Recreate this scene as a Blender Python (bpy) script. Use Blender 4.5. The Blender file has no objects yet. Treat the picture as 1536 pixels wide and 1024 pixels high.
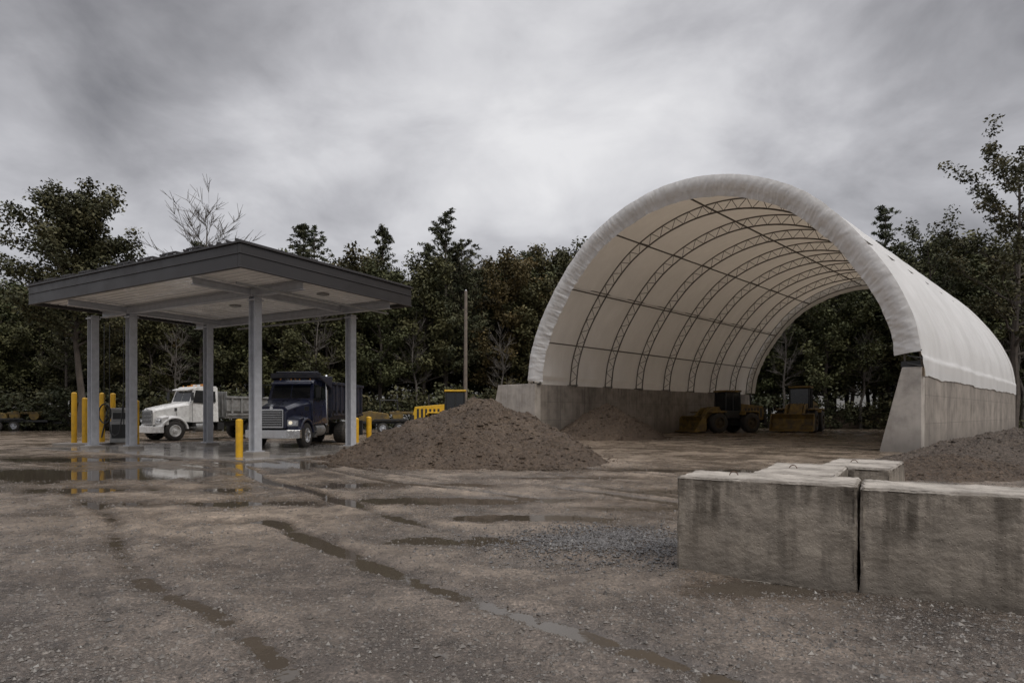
import bpy, bmesh, math, random
import numpy as np
from mathutils import Vector, Matrix
random.seed(7)
rng = np.random.default_rng(7)
sc = bpy.context.scene

# ------------------------------------------------------------------ helpers
def link(o, parent=None):
    sc.collection.objects.link(o)
    if parent is not None:
        o.parent = parent
    return o

def empty(name, loc=(0, 0, 0), rz=0.0, scale=1.0):
    e = bpy.data.objects.new(name, None)
    e.empty_display_size = 0.3
    e.location = loc
    e.rotation_euler = (0, 0, rz)
    e.scale = (scale,) * 3
    return link(e)

def _h(ix, iy, seed):
    h = (ix * 374761393 + iy * 668265263 + seed * 1442695041) & 0xffffffff
    h = ((h ^ (h >> 13)) * 1274126177) & 0xffffffff
    h = h ^ (h >> 16)
    return h / 4294967295.0

def vnoise(x, y, seed=0):
    x = np.asarray(x, float); y = np.asarray(y, float)
    ix = np.floor(x).astype(np.int64); iy = np.floor(y).astype(np.int64)
    fx = x - ix; fy = y - iy
    fx = fx * fx * fx * (fx * (fx * 6 - 15) + 10); fy = fy * fy * fy * (fy * (fy * 6 - 15) + 10)
    a = _h(ix, iy, seed); b = _h(ix + 1, iy, seed)
    c = _h(ix, iy + 1, seed); d = _h(ix + 1, iy + 1, seed)
    return (a * (1 - fx) + b * fx) * (1 - fy) + (c * (1 - fx) + d * fx) * fy

def fbm(x, y, o=4, seed=0, gain=0.5):
    s = 0; a = 1; t = 0
    for i in range(o):
        s = s + a * (vnoise(x * 2 ** i + i * 17.3, y * 2 ** i - i * 9.1, seed + i) - 0.5) * 2
        t += a; a *= gain
    return s / t

class MB:
    def __init__(s):
        s.v = []; s.f = []; s.m = []; s.sm = []
    def add(s, vs, fs, mat=0, smooth=False):
        o = len(s.v)
        s.v += [tuple(p) for p in vs]
        for f in fs:
            s.f.append([i + o for i in f]); s.m.append(mat); s.sm.append(smooth)
    def box(s, x0, x1, y0, y1, z0, z1, mat=0):
        s.add([(x0, y0, z0), (x1, y0, z0), (x1, y1, z0), (x0, y1, z0), (x0, y0, z1), (x1, y0, z1), (x1, y1, z1), (x0, y1, z1)],
              [(0, 3, 2, 1), (4, 5, 6, 7), (0, 1, 5, 4), (1, 2, 6, 5), (2, 3, 7, 6), (3, 0, 4, 7)], mat)
    def cyl(s, p0, p1, r0, r1=None, n=12, mat=0, cap=True, smooth=True):
        r1 = r0 if r1 is None else r1
        p0 = Vector(p0); p1 = Vector(p1); d = (p1 - p0)
        if d.length < 1e-6: return
        d.normalize()
        u = d.orthogonal().normalized(); w = d.cross(u)
        vs = []
        for p, r in ((p0, r0), (p1, r1)):
            for i in range(n):
                a = 2 * math.pi * i / n
                vs.append(p + (u * math.cos(a) + w * math.sin(a)) * r)
        s.add(vs, [(i, (i + 1) % n, n + (i + 1) % n, n + i) for i in range(n)], mat, smooth)
        if cap:
            s.add(vs[:n], [tuple(reversed(range(n)))], mat)
            s.add(vs[n:], [tuple(range(n))], mat)
    def tube(s, pts, r, n=6, mat=0):
        for a, b in zip(pts[:-1], pts[1:]):
            s.cyl(a, b, r, r, n, mat, cap=False)
    def prism(s, prof, y0, y1, mat=0):
        n = len(prof)
        vs = [(p[0], y0, p[1]) for p in prof] + [(p[0], y1, p[1]) for p in prof]
        s.add(vs, [tuple(range(n)), tuple(reversed(range(n, 2 * n)))] + [(i, n + i, n + (i + 1) % n, (i + 1) % n) for i in range(n)], mat)
    def loft(s, secs, mat=0, smooth=False, cap=True):
        n = len(secs[0]); vs = [p for q in secs for p in q]; fs = []
        for k in range(len(secs) - 1):
            for i in range(n):
                fs.append((k * n + i, k * n + (i + 1) % n, (k + 1) * n + (i + 1) % n, (k + 1) * n + i))
        s.add(vs, fs, mat, smooth)
        if cap:
            s.add(secs[0], [tuple(reversed(range(n)))], mat); s.add(secs[-1], [tuple(range(n))], mat)
    def obj(s, name, mats, parent=None, bevel=0.0, seg=2, recalc=True):
        me = bpy.data.meshes.new(name)
        me.from_pydata(s.v, [], s.f)
        for m in mats: me.materials.append(m)
        me.polygons.foreach_set('material_index', s.m)
        me.polygons.foreach_set('use_smooth', s.sm)
        me.update()
        if recalc:
            bm = bmesh.new(); bm.from_mesh(me)
            bmesh.ops.recalc_face_normals(bm, faces=bm.faces); bm.to_mesh(me); bm.free()
        o = bpy.data.objects.new(name, me)
        link(o, parent)
        if bevel > 0:
            b = o.modifiers.new('bevel', 'BEVEL'); b.width = bevel; b.segments = seg; b.limit_method = 'ANGLE'; b.angle_limit = math.radians(35)
        return o

# ------------------------------------------------------------------ materials
def nd(nt, t, **kw):
    n = nt.nodes.new(t)
    for k, v in kw.items(): setattr(n, k, v)
    return n

def ramp(nt, src, stops):
    r = nd(nt, 'ShaderNodeValToRGB')
    e = r.color_ramp.elements
    e[0].position = stops[0][0]; e[0].color = (*stops[0][1], 1)
    e[1].position = stops[-1][0]; e[1].color = (*stops[-1][1], 1)
    for p, c in stops[1:-1]:
        q = e.new(p); q.color = (*c, 1)
    nt.links.new(src, r.inputs[0])
    return r

def noise(nt, vec, scale, detail=4, rough=0.55, mul=None):
    n = nd(nt, 'ShaderNodeTexNoise'); n.inputs['Scale'].default_value = scale
    n.inputs['Detail'].default_value = detail; n.inputs['Roughness'].default_value = rough
    if mul is not None:
        m = nd(nt, 'ShaderNodeMapping'); m.inputs['Scale'].default_value = mul
        nt.links.new(vec, m.inputs[0]); vec = m.outputs[0]
    nt.links.new(vec, n.inputs['Vector'])
    return n

def mix(nt, fac, a, b, mode='MIX'):
    m = nd(nt, 'ShaderNodeMix', data_type='RGBA', blend_type=mode)
    for sock, v in ((m.inputs[0], fac), (m.inputs[6], a), (m.inputs[7], b)):
        if hasattr(v, 'type') and hasattr(v, 'links'): nt.links.new(v, sock)
        elif isinstance(v, (int, float)): sock.default_value = v
        else: sock.default_value = (*v, 1)
    return m.outputs[2]

def math_(nt, op, a, b=0.0, clamp=False):
    m = nd(nt, 'ShaderNodeMath', operation=op); m.use_clamp = clamp
    for i, v in enumerate((a, b)):
        if isinstance(v, (int, float)): m.inputs[i].default_value = v
        else: nt.links.new(v, m.inputs[i])
    return m.outputs[0]

def newmat(name):
    m = bpy.data.materials.new(name); m.use_nodes = True
    nt = m.node_tree; b = nt.nodes['Principled BSDF']
    tc = nd(nt, 'ShaderNodeTexCoord')
    return m, nt, b, tc.outputs['Object']

def simple(name, col, rough=0.6, metal=0.0, var=0.25, scale=3.0, bump=0.0, bscale=40, dirt=0.0, coat=0.0, emis=None, dcol=(0.11, 0.085, 0.06)):
    m, nt, b, co = newmat(name)
    n = noise(nt, co, scale, 4, 0.6)
    dark = tuple(c * (1 - var) for c in col); lite = tuple(min(1, c * (1 + var * 0.6)) for c in col)
    c = ramp(nt, n.outputs[0], [(0.3, dark), (0.7, lite)]).outputs[0]
    if dirt > 0:
        n2 = noise(nt, co, scale * 1.7, 6, 0.7)
        f = ramp(nt, n2.outputs[0], [(0.42, (0, 0, 0)), (0.68, (dirt,) * 3)])
        c = mix(nt, f.outputs[0], c, dcol)
    nt.links.new(c, b.inputs['Base Color'])
    rr = ramp(nt, n.outputs[0], [(0.3, (max(0, rough - 0.08),) * 3), (0.7, (min(1, rough + 0.12),) * 3)])
    nt.links.new(rr.outputs[0], b.inputs['Roughness'])
    b.inputs['Metallic'].default_value = metal
    b.inputs['Coat Weight'].default_value = coat
    if bump > 0:
        bp = nd(nt, 'ShaderNodeBump'); bp.inputs['Strength'].default_value = bump; bp.inputs['Distance'].default_value = 0.02
        nt.links.new(noise(nt, co, bscale, 4).outputs[0], bp.inputs['Height']); nt.links.new(bp.outputs[0], b.inputs['Normal'])
    if emis:
        b.inputs['Emission Color'].default_value = (*emis[0], 1); b.inputs['Emission Strength'].default_value = emis[1]
    return m

M = {}
M['white'] = simple('white_truck_paint', (0.72, 0.71, 0.68), 0.35, dirt=0.35, coat=0.4, var=0.08)
M['blue'] = simple('dark_navy_paint', (0.013, 0.02, 0.056), 0.3, dirt=0.12, coat=0.6)
M['bluebed'] = simple('dark_dump_body_paint', (0.012, 0.015, 0.03), 0.45, dirt=0.3)
M['chrome'] = simple('chrome', (0.6, 0.6, 0.6), 0.2, 1.0, var=0.1)
M['alu'] = simple('dull_aluminium', (0.33, 0.33, 0.32), 0.45, 0.5, dirt=0.5)
M['black'] = simple('black_plastic', (0.02, 0.02, 0.02), 0.5)
M['rubber'] = simple('tyre_rubber', (0.022, 0.021, 0.02), 0.8, dirt=0.4, scale=6)
M['glass'] = simple('dark_window_glass', (0.012, 0.014, 0.016), 0.05, var=0.1)
M['lamp'] = simple('headlamp_lit', (0.9, 0.85, 0.7), 0.2, emis=((1, 0.88, 0.66), 0.6))
M['lens'] = simple('headlamp_lens', (0.5, 0.5, 0.48), 0.1)
M['amber'] = simple('amber_lens', (0.5, 0.2, 0.03), 0.3)
M['yellow'] = simple('safety_yellow', (0.66, 0.37, 0.01), 0.45, var=0.15, dirt=0.3)
M['cat'] = simple('muddy_machine_yellow', (0.19, 0.122, 0.024), 0.6, var=0.4, dirt=0.95, scale=1.6, dcol=(0.045, 0.036, 0.028))
M['catclean'] = simple('machine_yellow', (0.62, 0.37, 0.012), 0.5, var=0.2, dirt=0.3)
M['catwheel'] = simple('muddy_wheel_rim', (0.08, 0.056, 0.025), 0.7, var=0.4, dirt=0.9, dcol=(0.04, 0.033, 0.026))
M['fascia'] = simple('fascia_dark_metal', (0.032, 0.029, 0.029), 0.42, 0.1, var=0.15, scale=1.2)
M['steel'] = simple('galvanised_steel', (0.46, 0.47, 0.495), 0.4, 0.15, var=0.15, scale=5)
M['trusssteel'] = simple('truss_steel', (0.14, 0.127, 0.11), 0.5, 0.3, var=0.25)
M['ceiling'] = simple('white_metal_deck', (0.86, 0.85, 0.83), 0.2, 0.0, var=0.06, scale=1.0)
M['wood'] = simple('weathered_pole_wood', (0.17, 0.14, 0.115), 0.9, bump=0.5)
M['sheetgrey'] = simple('grey_cabinet', (0.3, 0.3, 0.29), 0.5)
M['slab'] = simple('wet_concrete_slab', (0.3, 0.275, 0.25), 0.12, var=0.3, scale=1.2, dirt=0.4)
M['rust'] = simple('rusty_rebar', (0.09, 0.045, 0.025), 0.8)
M['rock'] = simple('gravel_stone', (0.13, 0.113, 0.096), 0.35, var=0.75, scale=14)
M['rockg'] = simple('grey_gravel_stone', (0.1, 0.093, 0.088), 0.35, var=0.7, scale=14)

def soil(name, c1, c2, c3, rough=0.7):
    m, nt, b, co = newmat(name)
    n1 = noise(nt, co, 0.6, 5, 0.65); n2 = noise(nt, co, 14, 6, 0.75)
    a = ramp(nt, n1.outputs[0], [(0.3, c1), (0.55, c2), (0.75, c3)]).outputs[0]
    c = mix(nt, 0.75, a, ramp(nt, n2.outputs[0], [(0.3, (0.25,) * 3), (0.5, (0.85,) * 3), (0.72, (2.1,) * 3)]).outputs[0], 'MULTIPLY')
    nt.links.new(c, b.inputs['Base Color']); b.inputs['Roughness'].default_value = rough
    bp = nd(nt, 'ShaderNodeBump'); bp.inputs['Strength'].default_value = 1.0; bp.inputs['Distance'].default_value = 0.1
    nt.links.new(n2.outputs[0], bp.inputs['Height']); nt.links.new(bp.outputs[0], b.inputs['Normal'])
    return m
M['pile'] = soil('brown_soil', (0.068, 0.045, 0.028), (0.102, 0.07, 0.045), (0.15, 0.107, 0.071))
M['pilegrey'] = soil('brown_gravel', (0.072, 0.053, 0.038), (0.105, 0.079, 0.058), (0.15, 0.118, 0.09))

def concrete(name, base, stain, panels=False, streak=1.0, ztop=1.0, cap=None):
    m, nt, b, co = newmat(name)
    n1 = noise(nt, co, 1.3 if ztop > 2 else 3.0, 6, 0.65)
    c = ramp(nt, n1.outputs[0], [(0.3, tuple(x * 0.62 for x in base)), (0.52, base), (0.75, tuple(x * 1.25 for x in base))]).outputs[0]
    sx = 5.0 if ztop > 2 else 9.0
    ns = noise(nt, co, 1.0, 5, 0.6, (sx, sx, 0.35 if ztop > 2 else .8))
    nl = noise(nt, co, 0.9 if ztop > 2 else 2.0, 2, 0.5)
    f = math_(nt, 'MULTIPLY', ramp(nt, ns.outputs[0], [(0.44, (0, 0, 0)), (0.62, (1, 1, 1))]).outputs[0],
              ramp(nt, nl.outputs[0], [(0.38, (0.1, 0.1, 0.1)), (0.62, (1, 1, 1))]).outputs[0])
    sep = nd(nt, 'ShaderNodeSeparateXYZ'); nt.links.new(co, sep.inputs[0])
    zf = nd(nt, 'ShaderNodeMapRange'); zf.inputs[1].default_value = ztop * 0.1; zf.inputs[2].default_value = ztop * 0.95
    zf.inputs[3].default_value = 0.35; zf.inputs[4].default_value = 1.0
    nt.links.new(sep.outputs[2], zf.inputs[0])
    f = math_(nt, 'MULTIPLY', f, zf.outputs[0]); f = math_(nt, 'MULTIPLY', f, streak, True)
    c = mix(nt, f, c, stain)
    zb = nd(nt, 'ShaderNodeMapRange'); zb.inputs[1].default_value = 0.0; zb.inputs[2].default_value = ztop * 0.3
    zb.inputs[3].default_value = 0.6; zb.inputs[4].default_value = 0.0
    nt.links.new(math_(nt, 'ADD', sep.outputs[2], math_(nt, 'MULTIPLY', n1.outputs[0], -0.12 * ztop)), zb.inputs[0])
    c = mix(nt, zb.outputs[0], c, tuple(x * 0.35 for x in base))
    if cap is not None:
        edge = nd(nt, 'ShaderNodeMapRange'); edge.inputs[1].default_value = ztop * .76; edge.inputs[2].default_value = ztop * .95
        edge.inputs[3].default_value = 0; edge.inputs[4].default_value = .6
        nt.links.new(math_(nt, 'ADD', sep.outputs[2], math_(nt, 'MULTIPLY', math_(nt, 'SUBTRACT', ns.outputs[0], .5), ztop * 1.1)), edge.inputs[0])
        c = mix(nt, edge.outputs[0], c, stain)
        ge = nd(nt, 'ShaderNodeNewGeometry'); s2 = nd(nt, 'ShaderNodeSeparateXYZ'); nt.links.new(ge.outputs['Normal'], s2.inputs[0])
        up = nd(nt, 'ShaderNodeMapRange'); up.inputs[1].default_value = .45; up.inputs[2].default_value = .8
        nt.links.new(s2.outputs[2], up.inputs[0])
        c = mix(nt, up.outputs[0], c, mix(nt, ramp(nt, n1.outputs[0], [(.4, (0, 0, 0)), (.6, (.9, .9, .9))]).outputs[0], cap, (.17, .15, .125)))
    if panels:
        for idx, per, wd in ((1, 1.22, 0.03), (2, 1.1, 0.02)):
            md = math_(nt, 'FRACT', math_(nt, 'DIVIDE', sep.outputs[idx], per))
            ln = math_(nt, 'LESS_THAN', md, wd / per)
            c = mix(nt, math_(nt, 'MULTIPLY', ln, 0.5), c, (0.05, 0.045, 0.04))
        pn = nd(nt, 'ShaderNodeTexWhiteNoise', noise_dimensions='1D')
        fl = math_(nt, 'FLOOR', math_(nt, 'DIVIDE', sep.outputs[1], 1.22)); nt.links.new(fl, pn.inputs['W'])
        c = mix(nt, 0.5, c, ramp(nt, pn.outputs[0], [(0.0, (0.65,) * 3), (1.0, (1.2,) * 3)]).outputs[0], 'MULTIPLY')
    nt.links.new(c, b.inputs['Base Color'])
    b.inputs['Roughness'].default_value = 0.7
    pits = nd(nt, 'ShaderNodeTexVoronoi'); pits.inputs['Scale'].default_value = 28; nt.links.new(co, pits.inputs['Vector'])
    pr = ramp(nt, pits.outputs['Distance'], [(0.08, (0, 0, 0)), (0.22, (1, 1, 1))])
    h = math_(nt, 'ADD', math_(nt, 'MULTIPLY', pr.outputs[0], 0.35), noise(nt, co, 30, 5, 0.7).outputs[0])
    bp = nd(nt, 'ShaderNodeBump'); bp.inputs['Strength'].default_value = 0.8; bp.inputs['Distance'].default_value = 0.015
    nt.links.new(h, bp.inputs['Height']); nt.links.new(bp.outputs[0], b.inputs['Normal'])
    return m
M['wall'] = concrete('shed_wall_concrete', (0.28, 0.245, 0.21), (0.1, 0.085, 0.068), True, 0.8, 3.2)
M['butt'] = concrete('buttress_concrete', (0.43, 0.39, 0.345), (0.2, 0.165, 0.13), False, 0.6, 3.2)
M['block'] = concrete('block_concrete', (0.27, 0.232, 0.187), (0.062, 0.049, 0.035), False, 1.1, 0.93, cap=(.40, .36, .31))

m, nt, b, co = newmat('white_membrane_fabric')
nf = noise(nt, co, 0.8, 4, 0.6, (1, 1, 0.3))
cc = ramp(nt, nf.outputs[0], [(0.3, (0.7, 0.69, 0.67)), (0.7, (0.83, 0.82, 0.805))]).outputs[0]
nt.links.new(cc, b.inputs['Base Color']); b.inputs['Roughness'].default_value = 0.45
tr = nd(nt, 'ShaderNodeBsdfTranslucent'); tr.inputs[0].default_value = (0.56, 0.46, 0.345, 1)
mx = nd(nt, 'ShaderNodeMixShader'); mx.inputs[0].default_value = 0.25
nt.links.new(b.outputs[0], mx.inputs[1]); nt.links.new(tr.outputs[0], mx.inputs[2])
nt.links.new(mx.outputs[0], nt.nodes['Material Output'].inputs[0])
bp = nd(nt, 'ShaderNodeBump'); bp.inputs['Strength'].default_value = 0.7; bp.inputs['Distance'].default_value = 0.07
nt.links.new(noise(nt, co, 1.6, 4, 0.6, (1, 3.5, 0.5)).outputs[0], bp.inputs['Height']); nt.links.new(bp.outputs[0], b.inputs['Normal'])
M['fabric'] = m

def leafmat(name, cols, tint):
    m, nt, b, co = newmat(name)
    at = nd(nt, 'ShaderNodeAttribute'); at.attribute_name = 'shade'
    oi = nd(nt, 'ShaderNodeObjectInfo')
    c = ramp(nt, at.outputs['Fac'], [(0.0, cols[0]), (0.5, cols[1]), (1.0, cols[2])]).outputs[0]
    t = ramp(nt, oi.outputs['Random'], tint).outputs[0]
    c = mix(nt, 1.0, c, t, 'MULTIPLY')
    nt.links.new(c, b.inputs['Base Color']); b.inputs['Roughness'].default_value = 0.6
    b.inputs['Specular IOR Level'].default_value = 0.15
    return m
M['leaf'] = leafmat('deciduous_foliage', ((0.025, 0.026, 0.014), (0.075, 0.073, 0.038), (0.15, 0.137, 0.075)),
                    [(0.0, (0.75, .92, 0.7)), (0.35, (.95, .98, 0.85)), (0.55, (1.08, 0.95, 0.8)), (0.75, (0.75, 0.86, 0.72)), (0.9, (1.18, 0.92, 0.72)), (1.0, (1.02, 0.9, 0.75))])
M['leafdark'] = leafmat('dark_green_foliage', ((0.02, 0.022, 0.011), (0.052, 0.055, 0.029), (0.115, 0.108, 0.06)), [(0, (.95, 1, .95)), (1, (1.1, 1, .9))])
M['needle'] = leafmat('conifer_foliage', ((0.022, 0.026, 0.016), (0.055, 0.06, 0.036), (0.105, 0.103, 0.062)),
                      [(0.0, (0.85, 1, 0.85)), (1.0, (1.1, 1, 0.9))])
M['bark'] = simple('bark', (0.085, 0.07, 0.058), 0.9, var=0.4, scale=2)
M['greybark'] = simple('grey_bark', (0.12, 0.106, 0.092), 0.9, var=0.4, scale=2)

# ------------------------------------------------------------------ ground
PUD = [(-11.8, 15.4, 5.0, 1.6, .06), (-4.6, 10.4, 2.8, .45, .04), (-1.8, 13.2, 2.8, .7, .045), (-0.6, 7.4, 2.0, .4, .04), (0.4, 9.0, 1.8, .35, .04),
       (1.9, 5.35, .9, .35, .05), (-6.5, 18.3, 4.5, 1.0, .045), (3.2, 12.0, 2.2, .5, .04), (-13, 20.5, 6, 1.4, .04),
       (-4.2, 4.4, .8, .2, .03), (0.9, 6.2, 1.2, .25, .035), (-0.5, 10.9, 3.0, .45, .045), (2.2, 9.9, 2.0, .35, .035), (-7.5, 12.3, 2.4, .5, .04),
       (0.8, 14.6, 2.5, .5, .04), (-3.4, 8.6, 1.3, .25, .035), (-8.2, 9.3, 1.6, .3, .03), (-1.8, 6.1, .9, .2, .03), (4.5, 16.5, 3, .6, .035), (1.0, 16.8, 2, .5, .03)]
RUT = [1.2, 2.9, 4.1, 4.75, 5.8, 6.6, 7.2, 7.9, 8.9, 9.5, 10.7, 12.4, 13.2, 14.6]
def gh(x, y):
    x = np.asarray(x, float); y = np.asarray(y, float)
    fade = np.clip(1 - (np.hypot(x, y) - 40) / 30, 0, 1)
    u = x * .65 - y * .76; v = x * .76 + y * .65
    v2 = v + 1.1 * fbm(u * .11 + 3, v * .07, 2, 5)
    h = .021 + .022 * fbm(x * .3, y * .3, 3, 1) + .018 * fbm(u * .22, v2 * 1.7, 3, 11) + .013 * fbm(x * 2.2, y * 2.2, 3, 21) + .012 * fbm(x * 9, y * 9, 3, 31, .75)
    for i, r0 in enumerate(RUT):
        amp = .038 * np.clip(.35 + 1.6 * fbm(u * .16 + 7 * i, v * .02 + i, 2, 91 + i), 0, 1.1)
        dv = v2 - r0 - .35 * fbm(u * .25, u * 0 + i * 3.3, 2, 51)
        tread = 1 + .16 * np.sin(u * 26 + 3 * i + 2 * fbm(u * 2, v, 2, 57)) * np.exp(-(dv / .1) ** 2) + .5 * fbm(x * 3, y * 3, 2, 58)
        h = h - amp * tread * np.exp(-(dv / .13) ** 2) + amp * .5 * np.exp(-((np.abs(dv) - .27) / .1) ** 2)
    for (a, b_, ra, rb, d) in PUD:
        h = h - d * np.exp(-(((x - a) / ra) ** 2 + ((y - b_) / rb) ** 2))
    h = h * fade
    t = np.clip((y - 80) / 120, 0, 1)
    h = h + 16 * t * t * (3 - 2 * t) + 2.5 * t * fbm(x * .02, y * .02, 3, 41)
    return h
xs = 3.2 * np.sinh(np.linspace(-6.3, 6.3, 1000)); ys = 5 + 3 * np.sinh(np.linspace(-4.0, 6.4, 900))
X, Y = np.meshgrid(xs, ys); Z = gh(X, Y)
nx, ny = len(xs), len(ys)
V = np.stack([X, Y, Z], -1).reshape(-1, 3)
idx = np.arange(nx * ny).reshape(ny, nx)
F = np.stack([idx[:-1, :-1], idx[:-1, 1:], idx[1:, 1:], idx[1:, :-1]], -1).reshape(-1, 4)
def fastmesh(name, V, F, mats, smooth=True, attr=None, mi=None):
    me = bpy.data.meshes.new(name)
    k = F.shape[1]
    me.vertices.add(len(V)); me.vertices.foreach_set('co', np.ascontiguousarray(V, dtype=np.float32).ravel())
    me.loops.add(F.size); me.loops.foreach_set('vertex_index', np.ascontiguousarray(F, dtype=np.int32).ravel())
    me.polygons.add(len(F)); me.polygons.foreach_set('loop_start', np.arange(0, F.size, k, dtype=np.int32))
    me.polygons.foreach_set('use_smooth', np.full(len(F), smooth))
    for q in mats: me.materials.append(q)
    if mi is not None: me.polygons.foreach_set('material_index', mi.astype(np.int32))
    if attr is not None:
        ca = me.color_attributes.new('shade', 'FLOAT_COLOR', 'POINT')
        ca.data.foreach_set('color', np.repeat(attr[:, None], 4, 1).astype(np.float32).ravel())
    me.update(calc_edges=True); me.validate()
    return me

m, nt, b, co = newmat('wet_gravel_mud')
n1 = noise(nt, co, 0.28, 4, 0.6); n2 = noise(nt, co, 38, 5, 0.8)
n3 = noise(nt, co, 0.8, 6, 0.68); n4 = noise(nt, co, 5, 4, 0.7)
c = ramp(nt, n1.outputs[0], [(0.32, (0.115, 0.088, 0.064)), (0.5, (0.168, 0.13, 0.096)), (0.68, (0.24, 0.188, 0.14))]).outputs[0]
sep = nd(nt, 'ShaderNodeSeparateXYZ'); nt.links.new(co, sep.inputs[0])
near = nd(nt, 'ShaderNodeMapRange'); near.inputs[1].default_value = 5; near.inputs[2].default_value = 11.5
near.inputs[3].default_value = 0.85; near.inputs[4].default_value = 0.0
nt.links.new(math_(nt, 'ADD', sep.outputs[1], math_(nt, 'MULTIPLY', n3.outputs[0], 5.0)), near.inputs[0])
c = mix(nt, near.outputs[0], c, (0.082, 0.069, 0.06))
c = mix(nt, 0.85, c, ramp(nt, n3.outputs[0], [(0.32, (0.42,) * 3), (0.5, (1.0,) * 3), (0.68, (1.5,) * 3)]).outputs[0], 'MULTIPLY')
c = mix(nt, 0.6, c, ramp(nt, n4.outputs[0], [(0.32, (0.45,) * 3), (0.5, (1.0,) * 3), (0.68, (1.55,) * 3)]).outputs[0], 'MULTIPLY')
c = mix(nt, 0.9, c, ramp(nt, n2.outputs[0], [(0.3, (0.22,) * 3), (0.5, (0.9,) * 3), (0.7, (2.4,) * 3)]).outputs[0], 'MULTIPLY')
wet = nd(nt, 'ShaderNodeMapRange'); wet.inputs[1].default_value = -0.012; wet.inputs[2].default_value = 0.024
wet.inputs[3].default_value = 1; wet.inputs[4].default_value = 0
nt.links.new(sep.outputs[2], wet.inputs[0])
c = mix(nt, math_(nt, 'MULTIPLY', wet.outputs[0], 0.75), c, (0.042, 0.032, 0.024))
far = nd(nt, 'ShaderNodeMapRange'); far.inputs[1].default_value = 60; far.inputs[2].default_value = 72
nt.links.new(math_(nt, 'ADD', sep.outputs[1], math_(nt, 'MULTIPLY', n1.outputs[0], 8)), far.inputs[0])
c = mix(nt, far.outputs[0], c, mix(nt, n3.outputs[0], (0.02, 0.024, 0.012), (0.06, 0.045, 0.025)))
nt.links.new(c, b.inputs['Base Color'])
r = ramp(nt, n3.outputs[0], [(0.38, (0.14,) * 3), (0.5, (0.32,) * 3), (0.66, (0.58,) * 3)]).outputs[0]
r = mix(nt, wet.outputs[0], r, (0.08,) * 3)
nt.links.new(r, b.inputs['Roughness'])
bp = nd(nt, 'ShaderNodeBump'); bp.inputs['Distance'].default_value = 0.02
nt.links.new(math_(nt, 'SUBTRACT', 0.75, math_(nt, 'MULTIPLY', wet.outputs[0], 0.55)), bp.inputs['Strength'])
hh = math_(nt, 'ADD', n2.outputs[0], math_(nt, 'MULTIPLY', n4.outputs[0], 1.3))
nt.links.new(hh, bp.inputs['Height']); nt.links.new(bp.outputs[0], b.inputs['Normal'])
M['ground'] = m
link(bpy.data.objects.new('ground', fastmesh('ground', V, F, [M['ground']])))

m, nt, b, co = newmat('muddy_puddle_water')
b.inputs['Base Color'].default_value = (0.066, 0.053, 0.04, 1); b.inputs['Roughness'].default_value = 0.03; b.inputs['IOR'].default_value = 1.33
bp = nd(nt, 'ShaderNodeBump'); bp.inputs['Strength'].default_value = 0.08; bp.inputs['Distance'].default_value = 0.01
nt.links.new(noise(nt, co, 9, 2).outputs[0], bp.inputs['Height']); nt.links.new(bp.outputs[0], b.inputs['Normal'])
w = MB(); w.add([(-26, 3.2, -.009), (8, 3.2, -.009), (8, 24, -.009), (-26, 24, -.009)], [(0, 1, 2, 3)])
w.obj('puddle_water', [m])

BASE = np.array([(1, 0, 0), (-1, 0, 0), (0, 1, 0), (0, -1, 0), (0, 0, .7), (0, 0, -.7)], float)
TRI = np.array([(0, 2, 4), (2, 1, 4), (1, 3, 4), (3, 0, 4), (2, 0, 5), (1, 2, 5), (3, 1, 5), (0, 3, 5)])
def stones(P, S, name, mat, parent=None):
    n = len(P); a = rng.uniform(0, 6.28, n)
    B = BASE[None] * rng.uniform(.55, 1.25, (n, 6, 1)) * rng.uniform(.7, 1.2, (n, 1, 3))
    x = B[..., 0] * np.cos(a)[:, None] - B[..., 1] * np.sin(a)[:, None]
    y = B[..., 0] * np.sin(a)[:, None] + B[..., 1] * np.cos(a)[:, None]
    B = np.stack([x, y, B[..., 2]], -1) * S[:, None, None] + P[:, None, :]
    Fa = (TRI[None] + (np.arange(n) * 6)[:, None, None]).reshape(-1, 3)
    return link(bpy.data.objects.new(name, fastmesh(name, B.reshape(-1, 3), Fa, [mat], False)), parent)
n = 120000
yy = 2.9 + 17 * rng.random(n) ** 1.7; xx = (rng.random(n) * 2 - 1) * (yy * .86 + .5)
dens = vnoise(xx * .7, yy * .9, 77) * .6 + vnoise(xx * 2.5, yy * 2.5, 78) * .4
k = dens > rng.random(n) * .75; xx = xx[k]; yy = yy[k]
ss = np.clip(np.exp(rng.normal(-4.85, .5, len(xx))), .003, .032)
stones(np.stack([xx, yy, gh(xx, yy) + ss * .05], -1), ss, 'gravel', M['rock'])
n = 5200; xx = 1.15 + rng.normal(0, .6, n); yy = 7.2 + rng.normal(0, .5, n)
ss = np.clip(np.exp(rng.normal(-4.3, .35, n)), .006, .035)
stones(np.stack([xx, yy, gh(xx, yy) + .005 + .04 * np.exp(-((xx - 1.15) ** 2 + (yy - 7.2) ** 2) / .5)], -1), ss, 'gravel_heap', M['rockg'])

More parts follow.
